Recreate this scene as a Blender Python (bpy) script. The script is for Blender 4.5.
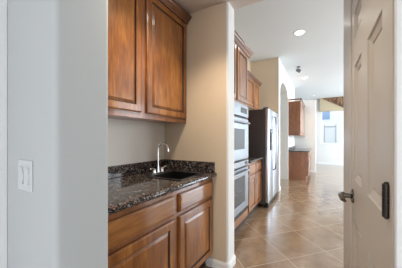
import bpy, bmesh, math, random
from mathutils import Vector, Matrix
random.seed(7)
SC = bpy.context.scene
COL = SC.collection
for o in list(bpy.data.objects):
    bpy.data.objects.remove(o)

# ------------------------------------------------------------------ camera
cam_d = bpy.data.cameras.new('camera')
cam = bpy.data.objects.new('camera', cam_d)
COL.objects.link(cam)
cam.location = (0, 0, 1.25)
cam.rotation_euler = (math.radians(90), 0, math.radians(27.57))
cam_d.sensor_width = 36
cam_d.lens = 202.1 / 402 * 36
cam_d.shift_x = -13.5 / 402
cam_d.shift_y = 4.2 / 402
cam_d.clip_start = 0.02
SC.camera = cam

# ------------------------------------------------------------------ world, lights, exposure
W = bpy.data.worlds.new('sky')
SC.world = W
W.use_nodes = True
bg = W.node_tree.nodes['Background']
bg.inputs[0].default_value = (0.80, 0.90, 1.0, 1)
bg.inputs[1].default_value = 1.15
SC.view_settings.view_transform = 'Standard'
SC.view_settings.look = 'None'
SC.view_settings.gamma = 1
SC.view_settings.exposure = 0.92
SC.view_settings.use_curve_mapping = False

def area(name, loc, rot, sx, sy, power, color):
    d = bpy.data.lights.new(name, 'AREA')
    d.shape = 'RECTANGLE'; d.size = sx; d.size_y = sy
    d.energy = power; d.color = color
    o = bpy.data.objects.new(name, d)
    o.location = loc; o.rotation_euler = [math.radians(a) for a in rot]
    COL.objects.link(o)
    return o
# daylight through the glass wall of the room behind the camera (shines +Y)
area('daylight_back_room', (-0.3, -3.9, 1.4), (90, 0, 0), 4.2, 2.2, 30, (0.97, 0.97, 1.0))
# daylight through the window in the right wall of that room (shines -X)
area('daylight_side_window', (4.35, -1.4, 1.45), (90, 0, 90), 3.2, 2.0, 26, (0.80, 0.91, 1.0))
# daylight through the patio doors on the right of the kitchen (shines -X)
area('daylight_kitchen', (4.3, 4.6, 1.5), (90, 0, 90), 3.6, 2.5, 110, (0.90, 0.95, 1.0))
area('daylight_breakfast_room', (4.3, 9.3, 1.5), (90, 0, 90), 3.2, 2.6, 190, (0.74, 0.87, 1.0))

# ------------------------------------------------------------------ materials
def newmat(name):
    m = bpy.data.materials.new(name); m.use_nodes = True
    nt = m.node_tree
    return m, nt, nt.nodes['Principled BSDF']
def N(nt, t, **kw):
    n = nt.nodes.new(t)
    for k, v in kw.items():
        setattr(n, k, v)
    return n
def plain(name, col, rough=0.5, metal=0.0, bump=0.0, bscale=200, coat=0.0, var=0.0):
    m, nt, b = newmat(name)
    b.inputs['Base Color'].default_value = (*col, 1)
    b.inputs['Roughness'].default_value = rough
    b.inputs['Metallic'].default_value = metal
    b.inputs['Coat Weight'].default_value = coat
    b.inputs['Coat Roughness'].default_value = rough * 0.8
    tc = N(nt, 'ShaderNodeTexCoord')
    nz = N(nt, 'ShaderNodeTexNoise'); nz.inputs['Scale'].default_value = bscale
    nt.links.new(tc.outputs['Object'], nz.inputs['Vector'])
    if bump:
        bp = N(nt, 'ShaderNodeBump'); bp.inputs['Strength'].default_value = bump
        bp.inputs['Distance'].default_value = 0.002
        nt.links.new(nz.outputs['Fac'], bp.inputs['Height'])
        nt.links.new(bp.outputs['Normal'], b.inputs['Normal'])
    if var:
        n2 = N(nt, 'ShaderNodeTexNoise'); n2.inputs['Scale'].default_value = 6
        nt.links.new(tc.outputs['Object'], n2.inputs['Vector'])
        mx = N(nt, 'ShaderNodeMix', data_type='RGBA')
        mx.inputs[6].default_value = (*[c * (1 - var) for c in col], 1)
        mx.inputs[7].default_value = (*[min(1, c * (1 + var)) for c in col], 1)
        nt.links.new(n2.outputs['Fac'], mx.inputs[0])
        nt.links.new(mx.outputs[2], b.inputs['Base Color'])
    return m

def wood(name, c0, c1, c2, rough=0.32, axis=2):
    m, nt, b = newmat(name)
    tc = N(nt, 'ShaderNodeTexCoord')
    mp = N(nt, 'ShaderNodeMapping')
    sc = [9.0, 9.0, 9.0]; sc[axis] = 1.1
    mp.inputs['Scale'].default_value = sc
    nt.links.new(tc.outputs['Object'], mp.inputs[0])
    n1 = N(nt, 'ShaderNodeTexNoise'); n1.inputs['Scale'].default_value = 1.3
    n1.inputs['Detail'].default_value = 6; n1.inputs['Distortion'].default_value = 1.2
    n2 = N(nt, 'ShaderNodeTexNoise'); n2.inputs['Scale'].default_value = 9
    n2.inputs['Detail'].default_value = 4
    n3 = N(nt, 'ShaderNodeTexNoise'); n3.inputs['Scale'].default_value = 3.0
    nt.links.new(mp.outputs[0], n1.inputs['Vector'])
    nt.links.new(mp.outputs[0], n2.inputs['Vector'])
    nt.links.new(tc.outputs['Object'], n3.inputs['Vector'])
    a = N(nt, 'ShaderNodeMath', operation='MULTIPLY_ADD')
    a.inputs[1].default_value = 0.3
    nt.links.new(n2.outputs['Fac'], a.inputs[0])
    k = N(nt, 'ShaderNodeMath', operation='MULTIPLY'); k.inputs[1].default_value = 0.45
    nt.links.new(n1.outputs['Fac'], k.inputs[0])
    nt.links.new(k.outputs[0], a.inputs[2])
    a2 = N(nt, 'ShaderNodeMath', operation='MULTIPLY_ADD'); a2.inputs[1].default_value = 0.35
    nt.links.new(n3.outputs['Fac'], a2.inputs[0]); nt.links.new(a.outputs[0], a2.inputs[2])
    r = N(nt, 'ShaderNodeValToRGB')
    e = r.color_ramp.elements
    e[0].position = 0.40; e[0].color = (*c0, 1)
    e[1].position = 0.72; e[1].color = (*c2, 1)
    x = e.new(0.56); x.color = (*c1, 1)
    nt.links.new(a2.outputs[0], r.inputs[0])
    nt.links.new(r.outputs[0], b.inputs['Base Color'])
    b.inputs['Roughness'].default_value = rough
    b.inputs['Coat Weight'].default_value = 0.6
    b.inputs['Coat Roughness'].default_value = 0.12
    return m

def granite(name):
    m, nt, b = newmat(name)
    tc = N(nt, 'ShaderNodeTexCoord')
    v = N(nt, 'ShaderNodeTexVoronoi'); v.inputs['Scale'].default_value = 85
    v2 = N(nt, 'ShaderNodeTexVoronoi'); v2.inputs['Scale'].default_value = 190
    nz = N(nt, 'ShaderNodeTexNoise'); nz.inputs['Scale'].default_value = 22; nz.inputs['Detail'].default_value = 5
    for n in (v, v2, nz):
        nt.links.new(tc.outputs['Object'], n.inputs['Vector'])
    r = N(nt, 'ShaderNodeValToRGB'); r.color_ramp.interpolation = 'CONSTANT'
    e = r.color_ramp.elements
    e[0].position = 0; e[0].color = (0.012, 0.011, 0.012, 1)
    e[1].position = 0.48; e[1].color = (0.045, 0.032, 0.028, 1)
    for p, c in ((0.60, (0.17, 0.10, 0.08)), (0.72, (0.02, 0.018, 0.02)), (0.84, (0.36, 0.34, 0.33)), (0.93, (0.42, 0.28, 0.20))):
        x = e.new(p); x.color = (*c, 1)
    sp = N(nt, 'ShaderNodeSeparateColor')
    nt.links.new(v.outputs['Color'], sp.inputs[0])
    nt.links.new(sp.outputs[0], r.inputs[0])
    r2 = N(nt, 'ShaderNodeValToRGB'); r2.color_ramp.interpolation = 'CONSTANT'
    r2.color_ramp.elements[0].color = (0.015, 0.014, 0.015, 1)
    r2.color_ramp.elements[1].position = 0.78; r2.color_ramp.elements[1].color = (0.24, 0.21, 0.20, 1)
    s2 = N(nt, 'ShaderNodeSeparateColor')
    nt.links.new(v2.outputs['Color'], s2.inputs[0]); nt.links.new(s2.outputs[1], r2.inputs[0])
    mx = N(nt, 'ShaderNodeMix', data_type='RGBA')
    nt.links.new(nz.outputs['Fac'], mx.inputs[0])
    nt.links.new(r.outputs[0], mx.inputs[6]); nt.links.new(r2.outputs[0], mx.inputs[7])
    nt.links.new(mx.outputs[2], b.inputs['Base Color'])
    b.inputs['Roughness'].default_value = 0.07
    return m

def tile_floor(name):
    m, nt, b = newmat(name)
    tc = N(nt, 'ShaderNodeTexCoord')
    s = N(nt, 'ShaderNodeSeparateXYZ'); nt.links.new(tc.outputs['Object'], s.inputs[0])
    def M(op, a, bb=None, c=None):
        n = N(nt, 'ShaderNodeMath', operation=op)
        for i, v in enumerate((a, bb, c)):
            if v is None: continue
            if isinstance(v, (int, float)): n.inputs[i].default_value = v
            else: nt.links.new(v, n.inputs[i])
        return n.outputs[0]
    r2 = 2 ** -0.5
    u = M('MULTIPLY', M('ADD', s.outputs[0], s.outputs[1]), r2)
    v = M('MULTIPLY', M('SUBTRACT', s.outputs[1], s.outputs[0]), r2)
    cells, masks = [], []
    for w, o, p in ((u, 0.877, 0.507), (v, 1.814, 0.532)):
        q = M('DIVIDE', M('SUBTRACT', w, o), p)
        cells.append(M('FLOOR', q))
        d = M('ABSOLUTE', M('SUBTRACT', M('FRACT', M('ADD', q, 0.5)), 0.5))
        masks.append(M('LESS_THAN', M('MULTIPLY', d, p), 0.0045))
    g = M('MAXIMUM', masks[0], masks[1])
    cb = N(nt, 'ShaderNodeCombineXYZ')
    nt.links.new(cells[0], cb.inputs[0]); nt.links.new(cells[1], cb.inputs[1])
    wn = N(nt, 'ShaderNodeTexWhiteNoise', noise_dimensions='3D'); nt.links.new(cb.outputs[0], wn.inputs['Vector'])
    ad = N(nt, 'ShaderNodeVectorMath', operation='MULTIPLY_ADD')
    ad.inputs[1].default_value = (7, 7, 7)
    nt.links.new(wn.outputs['Color'], ad.inputs[0]); nt.links.new(tc.outputs['Object'], ad.inputs[2])
    nz = N(nt, 'ShaderNodeTexNoise'); nz.inputs['Scale'].default_value = 5.5
    nz.inputs['Detail'].default_value = 7; nz.inputs['Roughness'].default_value = 0.62; nz.inputs['Distortion'].default_value = 0.8
    nt.links.new(ad.outputs[0], nz.inputs['Vector'])
    r = N(nt, 'ShaderNodeValToRGB'); e = r.color_ramp.elements
    e[0].position = 0.30; e[0].color = (0.225, 0.130, 0.066, 1)
    e[1].position = 0.72; e[1].color = (0.42, 0.30, 0.19, 1)
    x = e.new(0.5); x.color = (0.32, 0.205, 0.118, 1)
    nt.links.new(M('ADD', nz.outputs['Fac'], M('MULTIPLY', M('SUBTRACT', wn.outputs['Value'], 0.5), 0.10)), r.inputs[0])
    mx = N(nt, 'ShaderNodeMix', data_type='RGBA')
    nt.links.new(g, mx.inputs[0]); nt.links.new(r.outputs[0], mx.inputs[6])
    mx.inputs[7].default_value = (0.46, 0.37, 0.27, 1)
    nt.links.new(mx.outputs[2], b.inputs['Base Color'])
    nt.links.new(M('MULTIPLY_ADD', g, 0.45, 0.18), b.inputs['Roughness'])
    b.inputs['Coat Weight'].default_value = 0.7; b.inputs['Coat Roughness'].default_value = 0.20
    b.inputs['Specular IOR Level'].default_value = 0.8
    bp = N(nt, 'ShaderNodeBump'); bp.inputs['Strength'].default_value = 0.25; bp.inputs['Distance'].default_value = 0.003
    nt.links.new(M('ADD', M('MULTIPLY', g, -1.0), M('MULTIPLY', nz.outputs['Fac'], 0.35)), bp.inputs['Height'])
    nt.links.new(bp.outputs['Normal'], b.inputs['Normal'])
    return m

def emis(name, col, s):
    m, nt, b = newmat(name)
    b.inputs['Base Color'].default_value = (*col, 1)
    b.inputs['Emission Color'].default_value = (*col, 1)
    b.inputs['Emission Strength'].default_value = s
    return m

def glass(name):
    m, nt, b = newmat(name)
    nt.nodes.remove(b)
    out = nt.nodes['Material Output']
    t = N(nt, 'ShaderNodeBsdfTransparent'); t.inputs[0].default_value = (0.97, 0.985, 1, 1)
    g = N(nt, 'ShaderNodeBsdfGlossy'); g.inputs['Roughness'].default_value = 0.02
    f = N(nt, 'ShaderNodeFresnel'); f.inputs[0].default_value = 1.45
    mx = N(nt, 'ShaderNodeMixShader')
    nt.links.new(f.outputs[0], mx.inputs[0]); nt.links.new(t.outputs[0], mx.inputs[1]); nt.links.new(g.outputs[0], mx.inputs[2])
    nt.links.new(mx.outputs[0], out.inputs[0])
    return m

def patterned(name):
    m, nt, b = newmat(name)
    tc = N(nt, 'ShaderNodeTexCoord')
    v = N(nt, 'ShaderNodeTexVoronoi'); v.inputs['Scale'].default_value = 16
    nt.links.new(tc.outputs['Object'], v.inputs['Vector'])
    r = N(nt, 'ShaderNodeValToRGB'); e = r.color_ramp.elements
    e[0].position = 0.15; e[0].color = (0.42, 0.27, 0.14, 1)
    e[1].position = 0.6; e[1].color = (0.10, 0.045, 0.025, 1)
    nt.links.new(v.outputs['Distance'], r.inputs[0]); nt.links.new(r.outputs[0], b.inputs['Base Color'])
    b.inputs['Roughness'].default_value = 0.9
    return m

def brushed(name, col, rough):
    m, nt, b = newmat(name)
    b.inputs['Base Color'].default_value = (*col, 1); b.inputs['Metallic'].default_value = 1
    tc = N(nt, 'ShaderNodeTexCoord'); mp = N(nt, 'ShaderNodeMapping')
    mp.inputs['Scale'].default_value = (3, 3, 300)
    nz = N(nt, 'ShaderNodeTexNoise'); nz.inputs['Scale'].default_value = 2
    nt.links.new(tc.outputs['Object'], mp.inputs[0]); nt.links.new(mp.outputs[0], nz.inputs['Vector'])
    ma = N(nt, 'ShaderNodeMath', operation='MULTIPLY_ADD'); ma.inputs[1].default_value = 0.12; ma.inputs[2].default_value = rough
    nt.links.new(nz.outputs['Fac'], ma.inputs[0]); nt.links.new(ma.outputs[0], b.inputs['Roughness'])
    return m

PAINT = plain('wall_paint', (0.80, 0.77, 0.72), 0.75, bump=0.15, bscale=160)
PAINT_DIMMED = plain('wall_paint_dimmed', (0.50, 0.525, 0.53), 0.75, bump=0.1, bscale=160)  # same wall paint, darker and bluer to stand in for dim daylight
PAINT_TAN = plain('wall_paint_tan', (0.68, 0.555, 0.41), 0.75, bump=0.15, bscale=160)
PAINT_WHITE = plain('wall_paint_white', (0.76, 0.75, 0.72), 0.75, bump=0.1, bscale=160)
CEIL = plain('ceiling_paint', (0.66, 0.69, 0.695), 0.85, bump=0.15, bscale=90)
CEIL_NOOK = plain('ceiling_paint_passage', (0.62, 0.55, 0.50), 0.85, bump=0.15, bscale=90)
TRIM = plain('white_trim', (0.82, 0.83, 0.83), 0.35)
DOORP = plain('door_paint', (0.51, 0.465, 0.405), 0.38, coat=0.2, var=0.02)
WOOD = wood('cabinet_wood', (0.12, 0.036, 0.007), (0.27, 0.094, 0.018), (0.47, 0.195, 0.046))
WOODH = wood('cabinet_wood_horizontal', (0.17, 0.056, 0.011), (0.30, 0.110, 0.024), (0.45, 0.190, 0.048), axis=1)
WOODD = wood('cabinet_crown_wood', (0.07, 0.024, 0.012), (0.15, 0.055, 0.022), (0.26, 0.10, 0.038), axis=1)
WOODF = wood('cabinet_frame_wood', (0.15, 0.050, 0.018), (0.24, 0.085, 0.028), (0.34, 0.13, 0.045))
GLAZE = plain('cabinet_glaze', (0.055, 0.02, 0.010), 0.4)
KICK = plain('toe_kick_dark', (0.035, 0.02, 0.014), 0.6)
GRAN = granite('dark_granite')
TILE = tile_floor('diagonal_floor_tile')
STEEL = brushed('stainless_steel', (0.33, 0.345, 0.37), 0.24)
STEEL2 = brushed('fridge_steel', (0.66, 0.72, 0.80), 0.26)
CHROME = plain('chrome', (0.86, 0.87, 0.88), 0.08, metal=1.0)
BLACKG = plain('black_glass', (0.02, 0.022, 0.025), 0.05)
BLACKM = plain('black_composite', (0.010, 0.010, 0.011), 0.28)
OVENG = plain('oven_window_glass', (0.035, 0.038, 0.045), 0.08)
FRSIDE = plain('fridge_side_grey', (0.062, 0.056, 0.055), 0.42, bump=0.1, bscale=500)
BRONZE = plain('dark_bronze', (0.030, 0.023, 0.018), 0.30, metal=0.3)
NICKEL = plain('antique_nickel', (0.17, 0.15, 0.12), 0.20, metal=1.0)
SWITCH = plain('switch_plastic', (0.60, 0.63, 0.64), 0.35)
PLAST = plain('white_plastic', (0.78, 0.79, 0.79), 0.35)
GLASS = glass('window_glass')
LAMP = emis('lamp_lens', (1.0, 0.97, 0.90), 9.0)
BEIGE = plain('valance_beige_fabric', (0.52, 0.43, 0.29), 0.95, bump=0.3, bscale=300)
PATT = patterned('valance_brown_pattern')
STUCCO = plain('outside_stucco', (0.82, 0.80, 0.76), 0.9, bump=0.3, bscale=40)
BLUEG = plain('neighbour_window_glass', (0.26, 0.36, 0.52), 0.10)
GATEM = plain('gate_grey_metal', (0.42, 0.43, 0.45), 0.5)
CONC = plain('outside_concrete', (0.62, 0.60, 0.56), 0.9, bump=0.3, bscale=60)
DGREY = plain('fixture_grey', (0.16, 0.165, 0.18), 0.4)

# ------------------------------------------------------------------ helpers
FL = -0.035                          # floor level
class MB:
    def __init__(self): self.b = bmesh.new()
    def box(self, x0, x1, y0, y1, z0, z1, bev=0.0, seg=2):
        if z0 == 0: z0 = FL
        t = bmesh.new()
        vs = [t.verts.new((x, y, z)) for x in (x0, x1) for y in (y0, y1) for z in (z0, z1)]
        for f in ((0,1,3,2),(4,6,7,5),(0,4,5,1),(2,3,7,6),(0,2,6,4),(1,5,7,3)):
            t.faces.new([vs[i] for i in f])
        if bev: bmesh.ops.bevel(t, geom=list(t.edges), offset=bev, segments=seg, affect='EDGES', profile=0.5)
        self._m(t); return self
    def _m(self, t):
        me = bpy.data.meshes.new('tmp'); t.to_mesh(me); t.free()
        self.b.from_mesh(me); bpy.data.meshes.remove(me)
    def prism(self, pts, axis, a0, a1, z_ground=False):
        """pts 2D polygon in the other two axes (in xyz order), extruded along axis"""
        if axis == 2 and a0 == 0: a0 = FL
        if axis < 2: pts = [(p[0], FL) if p[1] == 0 and z_ground else p for p in pts]
        t = bmesh.new()
        def P(p, a):
            l = list(p); l.insert(axis, a); return l
        A = [t.verts.new(P(p, a0)) for p in pts]; B = [t.verts.new(P(p, a1)) for p in pts]
        n = len(pts)
        t.faces.new(A); t.faces.new(B[::-1])
        for i in range(n): t.faces.new((A[i], B[i], B[(i+1) % n], A[(i+1) % n]))
        bmesh.ops.recalc_face_normals(t, faces=list(t.faces))
        self._m(t); return self
    def tube(self, pts, r, n=12, cap=True):
        t = bmesh.new(); pts = [Vector(p) for p in pts]
        rs = r if isinstance(r, (list, tuple)) else [r] * len(pts)
        rings = []; up = None
        for i, p in enumerate(pts):
            d = (pts[min(i+1, len(pts)-1)] - pts[max(i-1, 0)]).normalized()
            if up is None:
                up = Vector((0, 0, 1)) if abs(d.z) < 0.9 else Vector((1, 0, 0))
            s = d.cross(up).normalized(); up = s.cross(d).normalized()
            rings.append([t.verts.new(p + (s * math.cos(2*math.pi*k/n) + up * math.sin(2*math.pi*k/n)) * rs[i]) for k in range(n)])
        for a, bb in zip(rings, rings[1:]):
            for k in range(n): t.faces.new((a[k], a[(k+1) % n], bb[(k+1) % n], bb[k]))
        if cap: t.faces.new(rings[0][::-1]); t.faces.new(rings[-1])
        bmesh.ops.recalc_face_normals(t, faces=list(t.faces))
        self._m(t); return self
    def panels(self, fn, a0, a1, b0, b1, n0, n1, rects, prof=((0.0, 0.0), (0.006, -0.007), (0.016, -0.007), (0.038, -0.001)), bev=0.003, glaze=False, bd=None):
        bd = bev if bd is None else bd
        """slab a0..a1 x b0..b1, front at n1, back at n0, recessed raised panels in rects; fn maps (a,b,n)->xyz"""
        t = bmesh.new()
        V = lambda a, b, n: t.verts.new(fn(a, b, n))
        As = sorted({a0 + bev, a1 - bev} | {r[0] for r in rects} | {r[1] for r in rects})
        Bs = sorted({b0 + bev, b1 - bev} | {r[2] for r in rects} | {r[3] for r in rects})
        for i in range(len(As)-1):
            for j in range(len(Bs)-1):
                ca, cb = (As[i]+As[i+1])/2, (Bs[j]+Bs[j+1])/2
                if any(r[0] < ca < r[1] and r[2] < cb < r[3] for r in rects): continue
                t.faces.new([V(As[i],Bs[j],n1), V(As[i+1],Bs[j],n1), V(As[i+1],Bs[j+1],n1), V(As[i],Bs[j+1],n1)])
        def ring(r, ins, n):
            return [(r[0]+ins, r[2]+ins, n), (r[1]-ins, r[2]+ins, n), (r[1]-ins, r[3]-ins, n), (r[0]+ins, r[3]-ins, n)]
        for r in rects:
            cuts_a = [a for a in As if r[0] < a < r[1]]; cuts_b = [b for b in Bs if r[2] < b < r[3]]
            rs = [ring(r, i, n1 + d) for i, d in prof]
            for A, B in zip(rs, rs[1:]):
                for k in range(4):
                    f_ = t.faces.new([V(*A[k]), V(*A[(k+1) % 4]), V(*B[(k+1) % 4]), V(*B[k])])
                    if glaze and A is not rs[-2]: f_.material_index = 1
            t.faces.new([V(*p) for p in rs[-1]])
        R = (a0, a1, b0, b1)
        o0 = ring(R, bev, n1); o1 = ring(R, 0, n1 - bd); o2 = ring(R, 0, n0)
        for A, B in ((o0, o1), (o1, o2)):
            for k in range(4): t.faces.new([V(*A[k]), V(*B[k]), V(*B[(k+1) % 4]), V(*A[(k+1) % 4])])
        t.faces.new([V(*p) for p in o2])
        bmesh.ops.remove_doubles(t, verts=list(t.verts), dist=1e-5)
        bmesh.ops.recalc_face_normals(t, faces=list(t.faces))
        # orientation check: front should face outwards
        c = Vector(fn((a0+a1)/2, (b0+b1)/2, n0)); d = Vector(fn((a0+a1)/2, (b0+b1)/2, n1)) - c
        f = max(t.faces, key=lambda f: (f.calc_center_median() - c).dot(d))
        if f.normal.dot(d) < 0: bmesh.ops.reverse_faces(t, faces=list(t.faces))
        self._m(t); return self
    def build(self, name, mat, parent=None, smooth=None, origin=None):
        b = self.b
        base = Vector(origin) if origin is not None else None
        if base is None:
            if parent is not None:
                base = Vector(parent['_o'])
            else:
                xs = [v.co for v in b.verts]
                base = Vector(((min(v.x for v in xs)+max(v.x for v in xs))/2, (min(v.y for v in xs)+max(v.y for v in xs))/2, min(v.z for v in xs)))
        for v in b.verts: v.co -= base
        me = bpy.data.meshes.new(name); b.to_mesh(me); b.free()
        for mm in (mat if isinstance(mat, (list, tuple)) else [mat]): me.materials.append(mm)
        o = bpy.data.objects.new(name, me); COL.objects.link(o)
        if smooth is not None:
            for p in me.polygons: p.use_smooth = True
            if smooth < 179:
                me.set_sharp_from_angle(angle=math.radians(smooth))
        ORG[o.name] = tuple(base)
        if parent is not None:
            o.parent = parent
            po = Vector(parent['_o'])
            o.location = base - po
        else:
            o.location = base
        o['_o'] = tuple(base)
        return o
ORG = {}
def thing(name, label, cat, loc, group=None):
    o = bpy.data.objects.new(name, None); COL.objects.link(o); o.empty_display_size = 0.1
    o.location = loc; o['_o'] = tuple(loc); o['label'] = label; o['category'] = cat
    if group: o['group'] = group
    return o
def tag(o, label, cat, group=None):
    o['label'] = label; o['category'] = cat
    if group: o['group'] = group
    return o
def struct(name, mb, mat, parent=None, smooth=None):
    o = mb.build(name, mat, parent, smooth, origin=None if parent is not None else (0, 0, 0))
    if parent is None: o['kind'] = 'structure'
    return o
def arc(cx, cy, r, a0, a1, n=8):
    return [(cx + r*math.cos(math.radians(a0+(a1-a0)*i/n)), cy + r*math.sin(math.radians(a0+(a1-a0)*i/n))) for i in range(n+1)]
FX = lambda a, b, n: (n, a, b)       # front facing +X
FXN = lambda a, b, n: (-n, a, b)     # front facing -X

# ------------------------------------------------------------------ structure
LO, HI = 2.572, 3.2                  # ceilings: passage / kitchen
struct('floor', MB().box(-4.3, 4.3, -4.0, 11.5, -0.15, FL), TILE)
# passage ceiling ends in a rounded drop above the pillar line
pc = MB().prism([(-4.0, LO), (1.93, LO)] + [(1.93 + 0.02*math.sin(math.radians(t)), LO + 0.02 - 0.02*math.cos(math.radians(t))) for t in range(10, 91, 20)] + [(1.95, HI + 0.1), (-4.0, HI + 0.1)], 0, -4.3, 4.3)
struct('ceiling', pc, CEIL_NOOK, smooth=30)
struct('ceiling_kitchen', MB().box(-4.3, 4.3, 1.95, 11.5, HI, HI + 0.1), CEIL)
# wall with the switch: face y=.353, end rounded at x=-.79
def wall_end_y(xl, xe, y0, y1, r, z0, z1):
    pts = [(xl, y0)] + arc(xe - r, y0 + r, r, -90, 0, 6) + arc(xe - r, y1 - r, r, 0, 90, 6) + [(xl, y1)]
    return MB().prism(pts, 2, z0, z1)
struct('wall_left', wall_end_y(-1.30, -0.79, 0.353, 0.556, 0.022, 0, LO), PAINT_DIMMED, smooth=40)
struct('wall_passage_left', MB().box(-1.36, -1.24, -0.6, 0.353, 0, LO), PAINT_WHITE)
struct('trim_left', MB().box(-1.24, -1.172, 0.20, 0.353, 0, LO, 0.003), TRIM)
struct('wall_nook_back', MB().box(-1.70, -1.577, 0.45, 1.786, 0, LO), PAINT)
struct('wall_nook_left', MB().box(-1.577, -1.30, 0.45, 0.556, 0, LO), PAINT)
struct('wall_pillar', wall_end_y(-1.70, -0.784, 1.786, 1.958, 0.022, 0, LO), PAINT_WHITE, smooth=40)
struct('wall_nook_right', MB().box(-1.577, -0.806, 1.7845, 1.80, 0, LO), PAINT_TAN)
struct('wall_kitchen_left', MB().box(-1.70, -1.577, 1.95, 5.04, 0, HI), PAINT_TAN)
# arched wall: end face at y=5.04, runs away along x=-.88
ap = [(5.04, 0), (5.04, HI), (8.45, HI), (8.45, 0), (6.62, 0), (6.62, 2.40)]
for i in range(1, 20):
    t = math.pi * i / 20
    ap.append((5.92 + 0.70*math.cos(t), 2.40 + 0.36*math.sin(t)))
ap += [(5.22, 2.40), (5.22, 0)]
aw = MB().prism(ap, 0, -1.12, -0.88, z_ground=True)
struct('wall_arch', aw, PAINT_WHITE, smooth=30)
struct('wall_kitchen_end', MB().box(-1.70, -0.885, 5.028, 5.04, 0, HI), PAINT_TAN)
struct('trim_1', MB().tube([(-0.886, 5.034, FL), (-0.886, 5.034, HI)], 0.013, 12), PAINT_WHITE, smooth=60)
struct('wall_side_room', MB().box(-3.2, -3.1, 4.0, 8.5, 0, HI).box(-3.2, -1.70, 3.9, 4.0, 0, HI).box(-3.2, -1.12, 8.45, 8.55, 0, HI), PAINT)
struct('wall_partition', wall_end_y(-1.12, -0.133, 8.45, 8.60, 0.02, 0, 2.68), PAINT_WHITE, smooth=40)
# far wall with window hole x .05..1.85 z .97..2.62
fw = MB().box(-4.3, 0.045, 11.3, 11.45, 0, HI).box(1.85, 4.3, 11.3, 11.45, 0, HI).box(0.045, 1.85, 11.3, 11.45, 0, 0.97).box(0.045, 1.85, 11.3, 11.45, 2.75, HI)
struct('wall_far', fw, PAINT_WHITE)
struct('wall_breakfast_left', MB().box(-4.3, -4.2, 8.55, 11.3, 0, HI), PAINT_WHITE)
# right-hand wall of the passage: carries the white panelled door
XD = 0.17
rw = MB().box(XD + 0.0, XD + 0.12, 1.462, 1.95, 0, LO).box(XD, XD + 0.12, 0.64, 1.462, 2.05, LO)
struct('wall_right', rw, DOORP)
struct('trim_right_corner', MB().prism([(XD + 0.001, 1.95)] + [(XD + 0.06 - 0.06*math.cos(math.radians(t)), 1.95 + 0.06*math.sin(math.radians(t))) for t in range(0, 91, 15)] + [(XD + 0.12, 2.01), (XD + 0.12, 1.95)], 2, 0, LO), DOORP, smooth=50)
struct('trim_door_far', MB().box(XD - 0.006, XD + 0.01, 1.466, 1.568, 0, 2.10, 0.003), DOORP)
struct('trim_door_near', MB().box(XD - 0.004, XD + 0.10, 0.676, 0.697, 0, 2.06, 0.002), DOORP)
struct('trim_near', MB().box(XD - 0.002, XD + 0.12, 0.654, 0.672, 0, LO, 0.003), TRIM)
# outer shell, right and behind, with glazed openings for the daylight
wr = MB()
for y0, y1, z0, z1 in ((1.95, 2.8, 0, HI), (6.4, 7.7, 0, HI), (10.9, 11.3, 0, HI), (2.8, 6.4, 2.75, HI), (7.7, 10.9, 2.8, HI), (2.8, 6.4, 0, .2), (7.7, 10.9, 0, 0.2)):
    wr.box(4.05, 4.2, y0, y1, z0, z1)
struct('wall_kitchen_right', wr, PAINT_WHITE)
struct('wall_back', MB().box(-4.3, -2.5, -3.75, -3.6, 0, LO).box(1.9, 4.3, -3.75, -3.6, 0, LO).box(-2.5, 1.9, -3.75, -3.6, 2.45, LO), PAINT_WHITE)
struct('wall_back_left', MB().box(-4.3, -4.2, -3.6, 0.4, 0, LO).box(-4.3, -1.36, 0.353, 0.45, 0, LO), PAINT_WHITE)
struct('wall_back_right', MB().box(4.2, 4.3, -3.6, -3.0, 0, LO).box(4.2, 4.3, 0.2, 1.95, 0, LO).box(4.2, 4.3, -3.0, 0.2, 0, .45).box(4.2, 4.3, -3.0, 0.2, 2.45, LO), PAINT_WHITE)
struct('wall_behind_door', MB().box(XD + 0.12, 4.3, 1.85, 1.95, 0, HI).box(XD + 0.12, 4.2, 0.66, 0.76, 0, LO), PAINT_WHITE)

def base(name, x0, x1, y0, y1, mat=TRIM, h=0.06):
    struct(name, MB().box(x0, x1, y0, y1, 0, h - 0.012, 0.002).box(x0 + (0.003 if x1-x0 > 0.03 else 0), x1 - 0.003, y0 + 0.003, y1 - 0.003, h - 0.012, h, 0.002), mat)
pb = MB()
for h0, h1, e in ((0, 0.028, 0.016), (0.028, 0.038, 0.011), (0.038, 0.045, 0.006)):
    pts = [(-1.02, 1.785 - e)] + arc(-0.806, 1.808, 0.022 + e, -90, 0, 6) + arc(-0.806, 1.936, 0.022 + e, 0, 90, 6) + [(-1.02, 1.957 + e)]
    pb.prism(pts, 2, h0, h1)
struct('baseboard_pillar', pb, TRIM, smooth=40)
base('baseboard_far', -0.12, 4.0, 11.284, 11.3)
base('baseboard_partition', -0.88, -0.117, 8.434, 8.45)
base('baseboard_arch', -0.88, -0.864, 5.04, 5.22)
base('baseboard_left', -1.17, -0.80, 0.337, 0.353)

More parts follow.
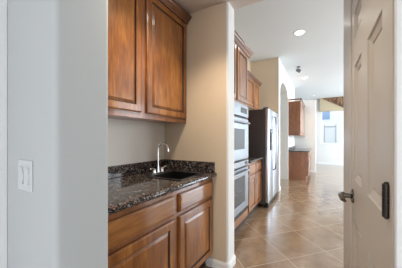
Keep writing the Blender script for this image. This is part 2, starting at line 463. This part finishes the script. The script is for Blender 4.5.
# door in the right wall, six panels
door = MB()
pa = [(0.792, 1.012), (1.147, 1.367)]
pr = []
for a in pa:
    pr += [(a[0], a[1], 0.21, 0.795), (a[0], a[1], 1.020, 1.650), (a[0], a[1], 1.800, 1.945)]
door.panels(FXN, 0.700, 1.462, -0.027, 2.045, -XD - 0.038, -XD, pr, prof=((0, 0), (0.004, -0.006), (0.028, -0.013), (0.031, -0.020), (0.038, -0.020), (0.043, -0.011)))
D1 = struct('door_1', door, DOORP)
D1['_o'] = (0, 0, 0)
for z in (0.22, 1.075, 1.83):
    h = MB()
    h.tube([(XD - 0.005, 0.727, z - 0.047), (XD - 0.005, 0.727, z + 0.047)], 0.0080, 14)
    for k in range(5):
        zc = z - 0.0376 + k*0.0188
        h.tube([(XD - 0.005, 0.727, zc - 0.0086), (XD - 0.005, 0.727, zc + 0.0086)], 0.0100, 14)
    h.tube([(XD - 0.005, 0.727, z + 0.047), (XD - 0.005, 0.727, z + 0.052)], [0.007, 0.004], 12)
    h.tube([(XD - 0.005, 0.727, z - 0.047), (XD - 0.005, 0.727, z - 0.052)], [0.007, 0.004], 12)
    h.box(XD - 0.0025, XD + 0.001, 0.729, 0.748, z - 0.046, z + 0.046)
    h.build('hinge', BRONZE, D1, 40)
hd = MB()
yk, zk = 1.405, 0.915
hd.tube([(XD + 0.0, yk, zk), (XD - 0.006, yk, zk), (XD - 0.012, yk, zk)], [0.040, 0.040, 0.032], 24)
hd.tube([(XD - 0.010, yk, zk), (XD - 0.050, yk, zk)], 0.013, 14)
ov = hd.build('door_handle', NICKEL, D1, 40)
lv = MB()
lv.tube([(XD - 0.046, yk + 0.006, zk), (XD - 0.060, yk - 0.010, zk + 0.002), (XD - 0.063, yk - 0.045, zk + 0.006), (XD - 0.060, yk - 0.085, zk - 0.002), (XD - 0.050, yk - 0.105, zk - 0.006)], [0.014, 0.017, 0.014, 0.012, 0.008], 14)
lv.tube([(XD - 0.066, yk, zk), (XD - 0.042, yk, zk)], [0.018, 0.021], 16)
lv.build('lever', NICKEL, ov, 50)

# far window
wn = MB()
for x0, x1, z0, z1 in ((0.045, 0.095, 0.97, 2.75), (1.80, 1.85, 0.97, 2.75), (0.095, 1.80, 0.97, 1.02), (0.095, 1.80, 2.70, 2.75), (0.91, 0.975, 1.02, 2.70)):
    wn.box(x0, x1, 11.33, 11.39, z0, z1, 0.004)
w1 = struct('window_1', wn, TRIM); w1['_o'] = (0, 0, 0)
MB().box(0.095, 0.91, 11.355, 11.361, 1.02, 2.70).build('pane', GLASS, w1)
MB().box(0.975, 1.80, 11.355, 11.361, 1.02, 2.70).build('pane', GLASS, w1)
MB().box(0.02, 1.88, 11.265, 11.33, 0.945, 0.972, 0.005).build('window_sill', TRIM, w1)
for n, (y0, y1, z0, z1) in enumerate(((2.8, 6.4, .2, 2.75), (7.7, 10.9, .2, 2.8))):
    m = MB(); k = 3
    m.box(4.09, 4.15, y0, y1, z0, z0 + .05).box(4.09, 4.15, y0, y1, z1 - .05, z1)
    for i in range(k + 1):
        yy = y0 + (y1 - y0 - .05) * i / k
        m.box(4.09, 4.15, yy, yy + .05, z0 + .05, z1 - .05)
    struct('window_%d' % (n + 2), m, TRIM)
m = MB().box(-2.5, 1.9, -3.70, -3.65, 2.40, 2.45).box(-2.5, 1.9, -3.70, -3.65, 0, .05)
for i in range(4):
    xx = -2.5 + (4.35) * i / 3
    m.box(xx, xx + .05, -3.70, -3.65, .05, 2.40)
struct('window_4', m, TRIM)

# outside the far window
struct('ground_outside', MB().box(-8, 12, 11.5, 24, -0.3, -0.2), CONC)
nh = thing('neighbour_house', 'bright stucco house wall seen through the far window', 'house', (1.5, 16, -0.2))
MB().box(-4, 7, 16, 16.3, -0.2, 5.0).build('wall', STUCCO, nh)
f_ = MB().box(0.02, 0.64, 15.97, 16.0, 2.50, 3.35, 0.01).build('window_frame', TRIM, nh)
MB().box(0.06, 0.60, 15.955, 15.97, 2.54, 3.31).build('pane', BLUEG, f_)
g = thing('garden_gate', 'grey framed white gate standing outside the far window', 'gate', (0.54, 14, -0.2))
MB().box(0.21, 0.26, 13.97, 14.03, -0.2, 2.08).build('gate_post', GATEM, g)
MB().box(0.81, 0.86, 13.97, 14.03, -0.2, 2.08).build('gate_post', GATEM, g)
MB().box(0.26, 0.81, 13.98, 14.02, 1.90, 1.98).build('crossbar', GATEM, g)
MB().box(0.26, 0.81, 13.99, 14.01, 0.10, 1.90).build('gate_panel', PLAST, g)

# ------------------------------------------------------------------ cabinets
def door_panel(root, y0, y1, z0, z1, xf, mat=WOOD, rail=0.055, flip=False, drawer=False):
    m = MB()
    if drawer:
        m.panels(FX, y0, y1, z0, z1, xf - 0.020, xf, [(y0+0.008, y1-0.008, z0+0.008, z1-0.008)], prof=((0, -0.0), (0.004, 0.001), (0.012, 0.0015)), bev=0.013, bd=0.007)
        return m.build('drawer_front', WOODH, root)
    m.panels(FX, y0, y1, z0, z1, xf - 0.020, xf, [(y0+rail, y1-rail, z0+rail, z1-rail)], prof=((0, 0), (0.005, -0.010), (0.010, -0.010), (0.028, 0.000)), bev=0.010, bd=0.0055, glaze=True)
    return m.build('door', [mat, GLAZE], root)
CROWN = [(0, 0), (.012, 0), (.014, .014), (.030, .032), (.046, .044), (.050, .052), (.058, .056), (.058, .076), (0, .076)]
def crown(root, xf, y0, y1, z, left=0.0, right=0.0):
    m = MB().prism([(xf + a, z + b) for a, b in CROWN], 1, y0 - left, y1 + right)
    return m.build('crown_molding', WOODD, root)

# nook wall cabinet
c = thing('wall_cabinet', 'stained wood two-door wall cabinet with crown above the granite bar counter', 'cabinet', (-1.42, 1.157, 1.417))
MB().box(-1.577, -1.277, 0.559, 1.782, 1.417, 2.466, 0.002).build('body', WOODF, c)
MB().box(-1.29, -1.2755, 0.559, 1.782, 1.408, 1.447, 0.003).build('light_rail', WOODF, c)
door_panel(c, 0.600, 1.160, 1.455, 2.462, -1.257)
door_panel(c, 1.216, 1.772, 1.455, 2.462, -1.257)
crown(c, -1.262, 0.559, 1.782, 2.463)

# nook base cabinet
c = thing('base_cabinet', 'stained wood bar base cabinet with two drawers over two doors under the sink counter', 'cabinet', (-1.25, 1.157, FL))
m = MB().box(-1.570, -0.975, 0.559, 0.566, 0.10, 0.868).box(-1.570, -0.975, 1.764, 1.782, 0.10, 0.868).box(-1.570, -0.975, 0.566, 1.764, 0.10, 0.118)
m.box(-0.975, -0.957, 0.559, 1.782, 0.10, 0.122).box(-0.975, -0.957, 0.559, 1.782, 0.824, 0.869).box(-0.975, -0.957, 0.559, 1.782, 0.652, 0.692)
for a, b_ in ((0.559, 0.606), (1.168, 1.236), (1.745, 1.782)): m.box(-0.975, -0.957, a, b_, 0.122, 0.652).box(-0.975, -0.957, a, b_, 0.692, 0.824)
m.build('body', WOODF, c)
MB().box(-1.570, -1.03, 0.559, 1.768, 0.0, 0.10).build('toe_kick', KICK, c)
for y0, y1 in ((0.600, 1.172), (1.232, 1.752)):
    door_panel(c, y0, y1, 0.688, 0.826, -0.935, drawer=True)
    door_panel(c, y0, y1, 0.118, 0.656, -0.935)

# granite counter with sink hole and bullnose front
SX0, SX1, SY0, SY1 = -1.335 + .006, -0.990, 1.305, 1.645
def bull(m, y0, y1, x0, x1, z0, z1):
    r = (z1 - z0) / 2
    m.prism([(x0, z0)] + [(x1 - r + r*math.cos(math.radians(a)), z0 + r + r*math.sin(math.radians(a))) for a in range(-90, 91, 20)] + [(x0, z1)], 1, y0, y1)
m = MB()
m.box(-1.577, SX0, 0.559, 1.782, 0.870, 0.910)
m.box(SX0, SX1, 0.559, SY0, 0.870, 0.910).box(SX0, SX1, SY1, 1.782, 0.870, 0.910)
bull(m, 0.559, 1.782, SX1, -0.903, 0.870, 0.910)
cn = m.build('countertop', GRAN, None, 35)
tag(cn, 'polished dark speckled granite bar countertop on the sink cabinet', 'countertop')
MB().box(-1.577, -1.557, 0.559, 1.782, 0.910, 1.012, 0.003).build('back_splash', GRAN, cn)
MB().box(-1.557, -0.925, 1.762, 1.782, 0.910, 1.012, 0.003).build('side_splash', GRAN, cn)

# sink
s = thing('bar_sink', 'small black square bar sink let into the granite counter', 'sink', ((SX0+SX1)/2, (SY0+SY1)/2, 0.74))
m = MB(); t = 0.012; zb = 0.745
m.box(SX0+.003, SX0+.003+t, SY0+.003, SY1-.003, zb, 0.9135).box(SX1-.003-t, SX1-.003, SY0+.003, SY1-.003, zb, 0.9135)
m.box(SX0+.003+t, SX1-.003-t, SY0+.003, SY0+.003+t, zb, 0.9135).box(SX0+.003+t, SX1-.003-t, SY1-.003-t, SY1-.003, zb, 0.9135)
m.box(SX0+.003, SX1-.003, SY0+.003, SY1-.003, zb - 0.01, zb)
m.build('basin', BLACKM, s)
m = MB(); q = 0.016
m.box(SX0-q, SX0+.015, SY0-q, SY1+q, 0.910, 0.917, 0.003).box(SX1-.015, SX1+q, SY0-q, SY1+q, 0.910, 0.917, 0.003)
m.box(SX0+.015, SX1-.015, SY0-q, SY0+.015, 0.910, 0.917, 0.003).box(SX0+.015, SX1-.015, SY1-.015, SY1+q, 0.910, 0.917, 0.003)
m.build('rim', BLACKM, s)
MB().tube([((SX0+SX1)/2, (SY0+SY1)/2, zb), ((SX0+SX1)/2, (SY0+SY1)/2, zb + .004)], 0.04, 24).build('drain', CHROME, s, 40)

# faucet
fx, fy = -1.382, 1.474
f = thing('faucet', 'chrome gooseneck faucet with two lever handles behind the black sink', 'faucet', (fx, fy, 0.910))
m = MB()
m.prism([(fx + 0.026*math.cos(math.radians(a)), fy + 0.052 + 0.028*math.sin(math.radians(a))) for a in range(0, 181, 20)] +
        [(fx + 0.026*math.cos(math.radians(a)), fy - 0.052 + 0.028*math.sin(math.radians(a))) for a in range(180, 361, 20)], 2, 0.910, 0.925)
m.build('base_plate', CHROME, f, 40)
sp = [(fx, fy, .92), (fx, fy, .95), (fx, fy, 1.0), (fx, fy, 1.11), (fx, fy, 1.145)]
for a in range(165, -15, -15):
    sp.append((fx + 0.060 + 0.060*math.cos(math.radians(a)), fy + 0.004, 1.145 + 0.060*math.sin(math.radians(a))))
sp.append((fx + 0.121, fy + .005, 1.125))
rr = [0.016, 0.013, 0.0085] + [0.0075] * (len(sp) - 5) + [0.009, 0.009]
MB().tube(sp, rr, 14).build('spout', CHROME, f, 60)
for sgn in (-1, 1):
    yh = fy + sgn * 0.052
    hdl = MB().tube([(fx, yh, .921), (fx, yh, .940), (fx, yh, .956), (fx, yh, .964)], [.021, .017, .016, .010], 16).build('handle_base', CHROME, f, 50)
    MB().tube([(fx, yh, .957), (fx + 0.006, yh + sgn*.022, .962), (fx + .010, yh + sgn*.055, .970)], [.010, .008, .0075], 10).build('lever', CHROME, hdl, 50)

# light switch
s = thing('light_switch', 'white two-gang rocker light switch on the wall left of the nook', 'light switch', (-1.0, 0.353, 1.05))
MB().box(-1.056, -0.942, 0.3475, 0.353, 1.050, 1.166, 0.002).build('plate', SWITCH, s)
for xc in (-1.022, -0.976):
    r = MB().prism([(0.3475, 1.075), (0.3425, 1.075), (0.3455, 1.108), (0.341, 1.141), (0.3475, 1.141)], 0, xc - .0165, xc + .0165).build('rocker', SWITCH, s)

# ------------------------------------------------------------------ kitchen run
OX = -0.95
t_ = thing('oven_cabinet', 'tall wood oven cabinet with crown in the kitchen past the pillar', 'cabinet', (-1.26, 2.46, FL))
m = MB()
m.box(-1.575, OX - .02, 1.99, 2.03, 0.10, 2.466).box(-1.575, OX - .02, 2.885, 2.925, 0.10, 2.466)
m.box(-1.575, OX - .02, 2.03, 2.885, 0.10, 0.20).box(-1.575, OX - .02, 2.03, 2.885, 1.715, 2.466)
m.box(-1.575, -1.55, 2.03, 2.885, 0.20, 1.715)
m.build('body', WOODF, t_)
MB().box(-1.575, -1.03, 1.99, 2.925, 0, 0.10).build('toe_kick', KICK, t_)
MB().box(OX - .02, OX - .001, 2.03, 2.885, 0.105, 0.196, 0.003).build('bottom_panel', WOODH, t_)
for y0, y1 in ((2.03, 2.435), (2.48, 2.885)):
    door_panel(t_, y0, y1, 1.755, 2.462, OX)
crown(t_, -0.955, 1.985, 2.925, 2.463, 0, 0.05)

oy0, oy1 = 2.05, 2.87
o1 = thing('microwave_oven', 'stainless upper wall oven with dark display above the double oven', 'oven', (-1.2, 2.46, 0.955))
MB().box(-1.50, -0.972, 2.035, 2.88, 0.957, 1.712).build('housing', BLACKM, o1)
cp = MB().box(-0.972, OX + .012, 2.035, 2.88, 1.548, 1.710, 0.004).build('control_panel', STEEL, o1)
MB().box(OX + .012, OX + .014, 2.56, 2.80, 1.595, 1.668).build('display', BLACKG, cp)
d1 = MB().panels(FX, 2.035, 2.88, 0.962, 1.520, -0.972, OX + .012, [(2.13, 2.72, 1.10, 1.375)], prof=((0, 0), (.004, -.003)), bev=.005).build('oven_door', STEEL, o1)
MB().box(OX + .006, OX + .0105, 2.134, 2.716, 1.104, 1.371).build('window', OVENG, d1)
h = MB().tube([(OX + .046, 2.07, 1.462), (OX + .046, 2.82, 1.462)], .014, 14)
h.box(OX + .010, OX + .046, 2.12, 2.145, 1.452, 1.472).box(OX + .010, OX + .046, 2.765, 2.79, 1.452, 1.472)
h.build('handle', STEEL, o1, 60)
o2 = thing('wall_oven', 'stainless lower wall oven with large dark window near the kitchen floor', 'oven', (-1.2, 2.46, 0.20))
MB().box(-1.50, -0.972, 2.035, 2.88, 0.203, 0.953).build('housing', BLACKM, o2)
cp = MB().box(-0.972, OX + .012, 2.035, 2.88, 0.862, 0.938, 0.004).build('control_panel', STEEL, o2)
MB().box(OX + .012, OX + .014, 2.72, 2.84, 0.880, 0.920).build('display', BLACKG, cp)
d2 = MB().panels(FX, 2.035, 2.88, 0.262, 0.845, -0.972, OX + .012, [(2.11, 2.74, 0.36, 0.735)], prof=((0, 0), (.004, -.003)), bev=.005).build('oven_door', STEEL, o2)
MB().box(OX + .006, OX + .0105, 2.114, 2.736, 0.364, 0.731).build('window', OVENG, d2)
h = MB().tube([(OX + .046, 2.07, 0.795), (OX + .046, 2.82, 0.795)], .014, 14)
h.box(OX + .010, OX + .046, 2.12, 2.145, 0.785, 0.805).box(OX + .010, OX + .046, 2.765, 2.79, 0.785, 0.805)
h.build('handle', STEEL, o2, 60)
MB().box(-0.972, OX + .004, 2.04, 2.875, 0.208, 0.252).build('vent_strip', BLACKG, o2)

c = thing('base_cabinet', 'wood base cabinet with drawers over doors between the ovens and the refrigerator', 'cabinet', (-1.26, 3.3, FL))
MB().box(-1.575, OX - .022, 2.93, 3.685, 0.10, 0.870, .002).build('body', WOODF, c)
MB().box(-1.575, -1.03, 2.93, 3.685, 0, 0.10).build('toe_kick', KICK, c)
for y0, y1 in ((2.965, 3.305), (3.345, 3.675)):
    door_panel(c, y0, y1, 0.688, 0.826, OX, drawer=True)
    door_panel(c, y0, y1, 0.118, 0.656, OX)
m = MB(); bull(m, 2.93, 3.685, -1.575, OX + .03, .870, .910)
k = m.build('countertop', GRAN, None, 35); tag(k, 'short dark granite kitchen countertop beside the refrigerator', 'countertop')
MB().box(-1.575, -1.555, 2.93, 3.685, .910, 1.012, .003).build('back_splash', GRAN, k)
c = thing('wall_cabinet', 'wood wall cabinet tucked between the oven cabinet and the refrigerator', 'cabinet', (-1.42, 3.3, 1.417))
MB().box(-1.575, -1.277, 2.93, 3.685, 1.417, 2.466, .002).build('body', WOODF, c)
door_panel(c, 2.965, 3.305, 1.455, 2.462, -1.257); door_panel(c, 3.345, 3.675, 1.455, 2.462, -1.257)
crown(c, -1.262, 2.93, 3.687, 2.463)
c = thing('wall_cabinet', 'wood wall cabinet with crown mounted above the refrigerator', 'cabinet', (-1.42, 4.18, 1.88))
MB().box(-1.575, -1.277, 3.69, 4.67, 1.885, 2.466, .002).build('body', WOODF, c)
door_panel(c, 3.72, 4.215, 1.925, 2.462, -1.257); door_panel(c, 4.26, 4.655, 1.925, 2.462, -1.257)
crown(c, -1.262, 3.69, 4.67, 2.463, 0, 0.045)

# refrigerator
RX, RY0, RY1 = -0.83, 3.70, 4.66
r = thing('refrigerator', 'side-by-side stainless refrigerator with dark grey side and ice dispenser', 'refrigerator', (-1.2, 4.165, FL))
MB().box(-1.56, RX - .065, RY0, RY1, 0.03, 1.785, .006).build('body', FRSIDE, r)
ym = RY0 + 0.42
fd = MB().box(RX - .060, RX, RY0 + .002, ym - .003, 0.065, 1.795, .012, 3).build('freezer_door', STEEL2, r, 40)
rd = MB().box(RX - .060, RX, ym + .003, RY1 - .002, 0.065, 1.795, .012, 3).build('refrigerator_door', STEEL2, r, 40)
dp = MB().box(RX - .002, RX + .004, RY0 + .11, RY0 + .33, 1.02, 1.42, .002).build('dispenser', BLACKG, fd)
MB().box(RX + .004, RX + .016, RY0 + .12, RY0 + .32, 1.34, 1.41, .002).build('dispenser_panel', DGREY, fd)
for door_, yy in ((fd, ym - .035), (rd, ym + .035)):
    MB().tube([(RX, yy, .62), (RX + .045, yy, .64), (RX + .062, yy, .80), (RX + .066, yy, 1.15), (RX + .062, yy, 1.50), (RX + .045, yy, 1.66), (RX, yy, 1.68)], .011, 12).build('handle', STEEL, door_, 60)
MB().box(RX - .10, RX - .005, RY0 + .01, RY0 + .10, 1.786, 1.815, .004).build('hinge_cover', FRSIDE, r)
MB().box(RX - .10, RX - .005, RY1 - .10, RY1 - .01, 1.786, 1.815, .004).build('hinge_cover', FRSIDE, r)
MB().box(RX - .08, RX - .012, RY0 + .02, RY1 - .02, -0.020, 0.062, .003).build('kick_grille', BLACKM, r)
for yy in (RY0 + .06, RY1 - .06):
    MB().tube([(RX - .05, yy, FL), (RX - .05, yy, .03)], .022, 12).build('foot', BLACKM, r, 40)
    MB().tube([(-1.5, yy, FL), (-1.5, yy, .03)], .022, 12).build('foot', BLACKM, r, 40)

# hutch past the arch
c = thing('base_cabinet', 'wood desk base cabinet with side panel facing us past the archway', 'cabinet', (-.6, 7.5, FL))
MB().prism([(-.878, 0), (-.378, 0), (-.378, .10), (-.318, .10), (-.318, .826), (-.878, .826)], 1, 6.72, 8.43, z_ground=True).build('body', WOODF, c)
ys = [6.74, 7.30, 7.86, 8.41]
for a, b_ in zip(ys, ys[1:]):
    door_panel(c, a + .008, b_ - .008, 0.118, 0.62, -.298); door_panel(c, a + .008, b_ - .008, .65, .80, -.298, drawer=True)
m = MB(); bull(m, 6.695, 8.43, -.878, -.27, .826, .862)
k = m.build('countertop', GRAN, None, 35); tag(k, 'thin dark countertop on the desk cabinet past the archway', 'countertop')
MB().box(-.878, -.860, 6.72, 8.43, .862, .96, .003).build('back_splash', GRAN, k)
c = thing('wall_cabinet', 'reddish wood wall cabinet hanging over the desk past the archway', 'cabinet', (-.7, 7.5, 1.36))
MB().box(-.878, -.545, 6.72, 8.43, 1.335, 2.40, .002).build('body', WOODF, c)
for a, b_ in zip(ys, ys[1:]): door_panel(c, a + .008, b_ - .008, 1.37, 2.39, -.525)
m = MB().prism([(-.545 + a, 2.392 + b) for a, b in CROWN], 1, 6.67, 8.43).box(-.878, -.52, 6.665, 6.72, 2.43, 2.468)
m.build('crown_molding', WOODD, c)
MB().box(-.56, -.50, 6.715, 8.43, 1.312, 1.336, .004).build('light_rail', WOODF, c)

# ------------------------------------------------------------------ valance, ceiling fixtures
v = thing('window_valance', 'beige fabric valance with brown patterned swag above the far window', 'valance', (0.95, 11.2, 2.55))
MB().box(-0.02, 1.92, 11.16, 11.299, 2.55, 3.195, .01).build('valance_board', BEIGE, v)
MB().prism([(0.06, 3.195), (1.84, 3.195), (0.95, 2.68)], 1, 11.135, 11.16).build('swag', PATT, v)

def downlight(x, y, z, label, power, r=.075):
    t = thing('recessed_light', label, 'ceiling light', (x, y, z - .012))
    m = MB()
    b = m.b
    n = 32
    prof = [(r, 0), (r + .004, -.008), (r + .022, -.006), (r + .024, 0)]
    rings = [[b.verts.new((x + q*math.cos(2*math.pi*i/n), y + q*math.sin(2*math.pi*i/n), z + dz)) for i in range(n)] for q, dz in prof]
    for A, B in zip(rings, rings[1:]):
        for i in range(n): b.faces.new((A[i], A[(i+1) % n], B[(i+1) % n], B[i]))
    m.build('trim_ring', TRIM, t, 50)
    MB().tube([(x, y, z - .004), (x, y, z - .001)], r, 32).build('lens', LAMP, t)
    d = bpy.data.lights.new('downlight_beam', 'SPOT'); d.energy = power; d.color = (1, .84, .64); d.spot_size = math.radians(120); d.spot_blend = .6; d.shadow_soft_size = .07
    o = bpy.data.objects.new('downlight_beam', d); o.location = (0, 0, -.02 + .012); o.parent = t; COL.objects.link(o)
downlight(-.336, 4.03, HI, 'nearest round recessed ceiling light, over the kitchen aisle', 30)
downlight(-.446, 7.15, HI, 'smaller-looking far recessed ceiling light, near the arched wall', 40)
downlight(-.70, 1.10, LO, 'recessed light in the low ceiling above the granite bar counter', 42)

t = thing('ceiling_spotlight', 'small dark grey swivel spotlight on the kitchen ceiling', 'spotlight', (-.52, 5.95, HI - .16))
MB().tube([(-.52, 5.95, HI), (-.52, 5.95, HI - .02)], [.05, .045], 20).build('canopy', DGREY, t, 40)
MB().tube([(-.52, 5.95, HI - .02), (-.52, 5.95, HI - .07)], .010, 10).build('stem', DGREY, t, 40)
MB().tube([(-.575, 5.93, HI - .075), (-.55, 5.94, HI - .09), (-.50, 5.95, HI - .115), (-.475, 5.96, HI - .125)], [.03, .045, .05, .05], 18).build('lamp_head', DGREY, t, 50)
m = MB().tube([(-.29, 10.3, HI), (-.29, 10.3, HI - .03)], [.07, .055], 20)
tag(m.build('smoke_detector', PLAST, None, 40), 'small round white smoke detector on the ceiling before the far window', 'smoke detector')

for o in bpy.data.objects:
    if '_o' in o: del o['_o']
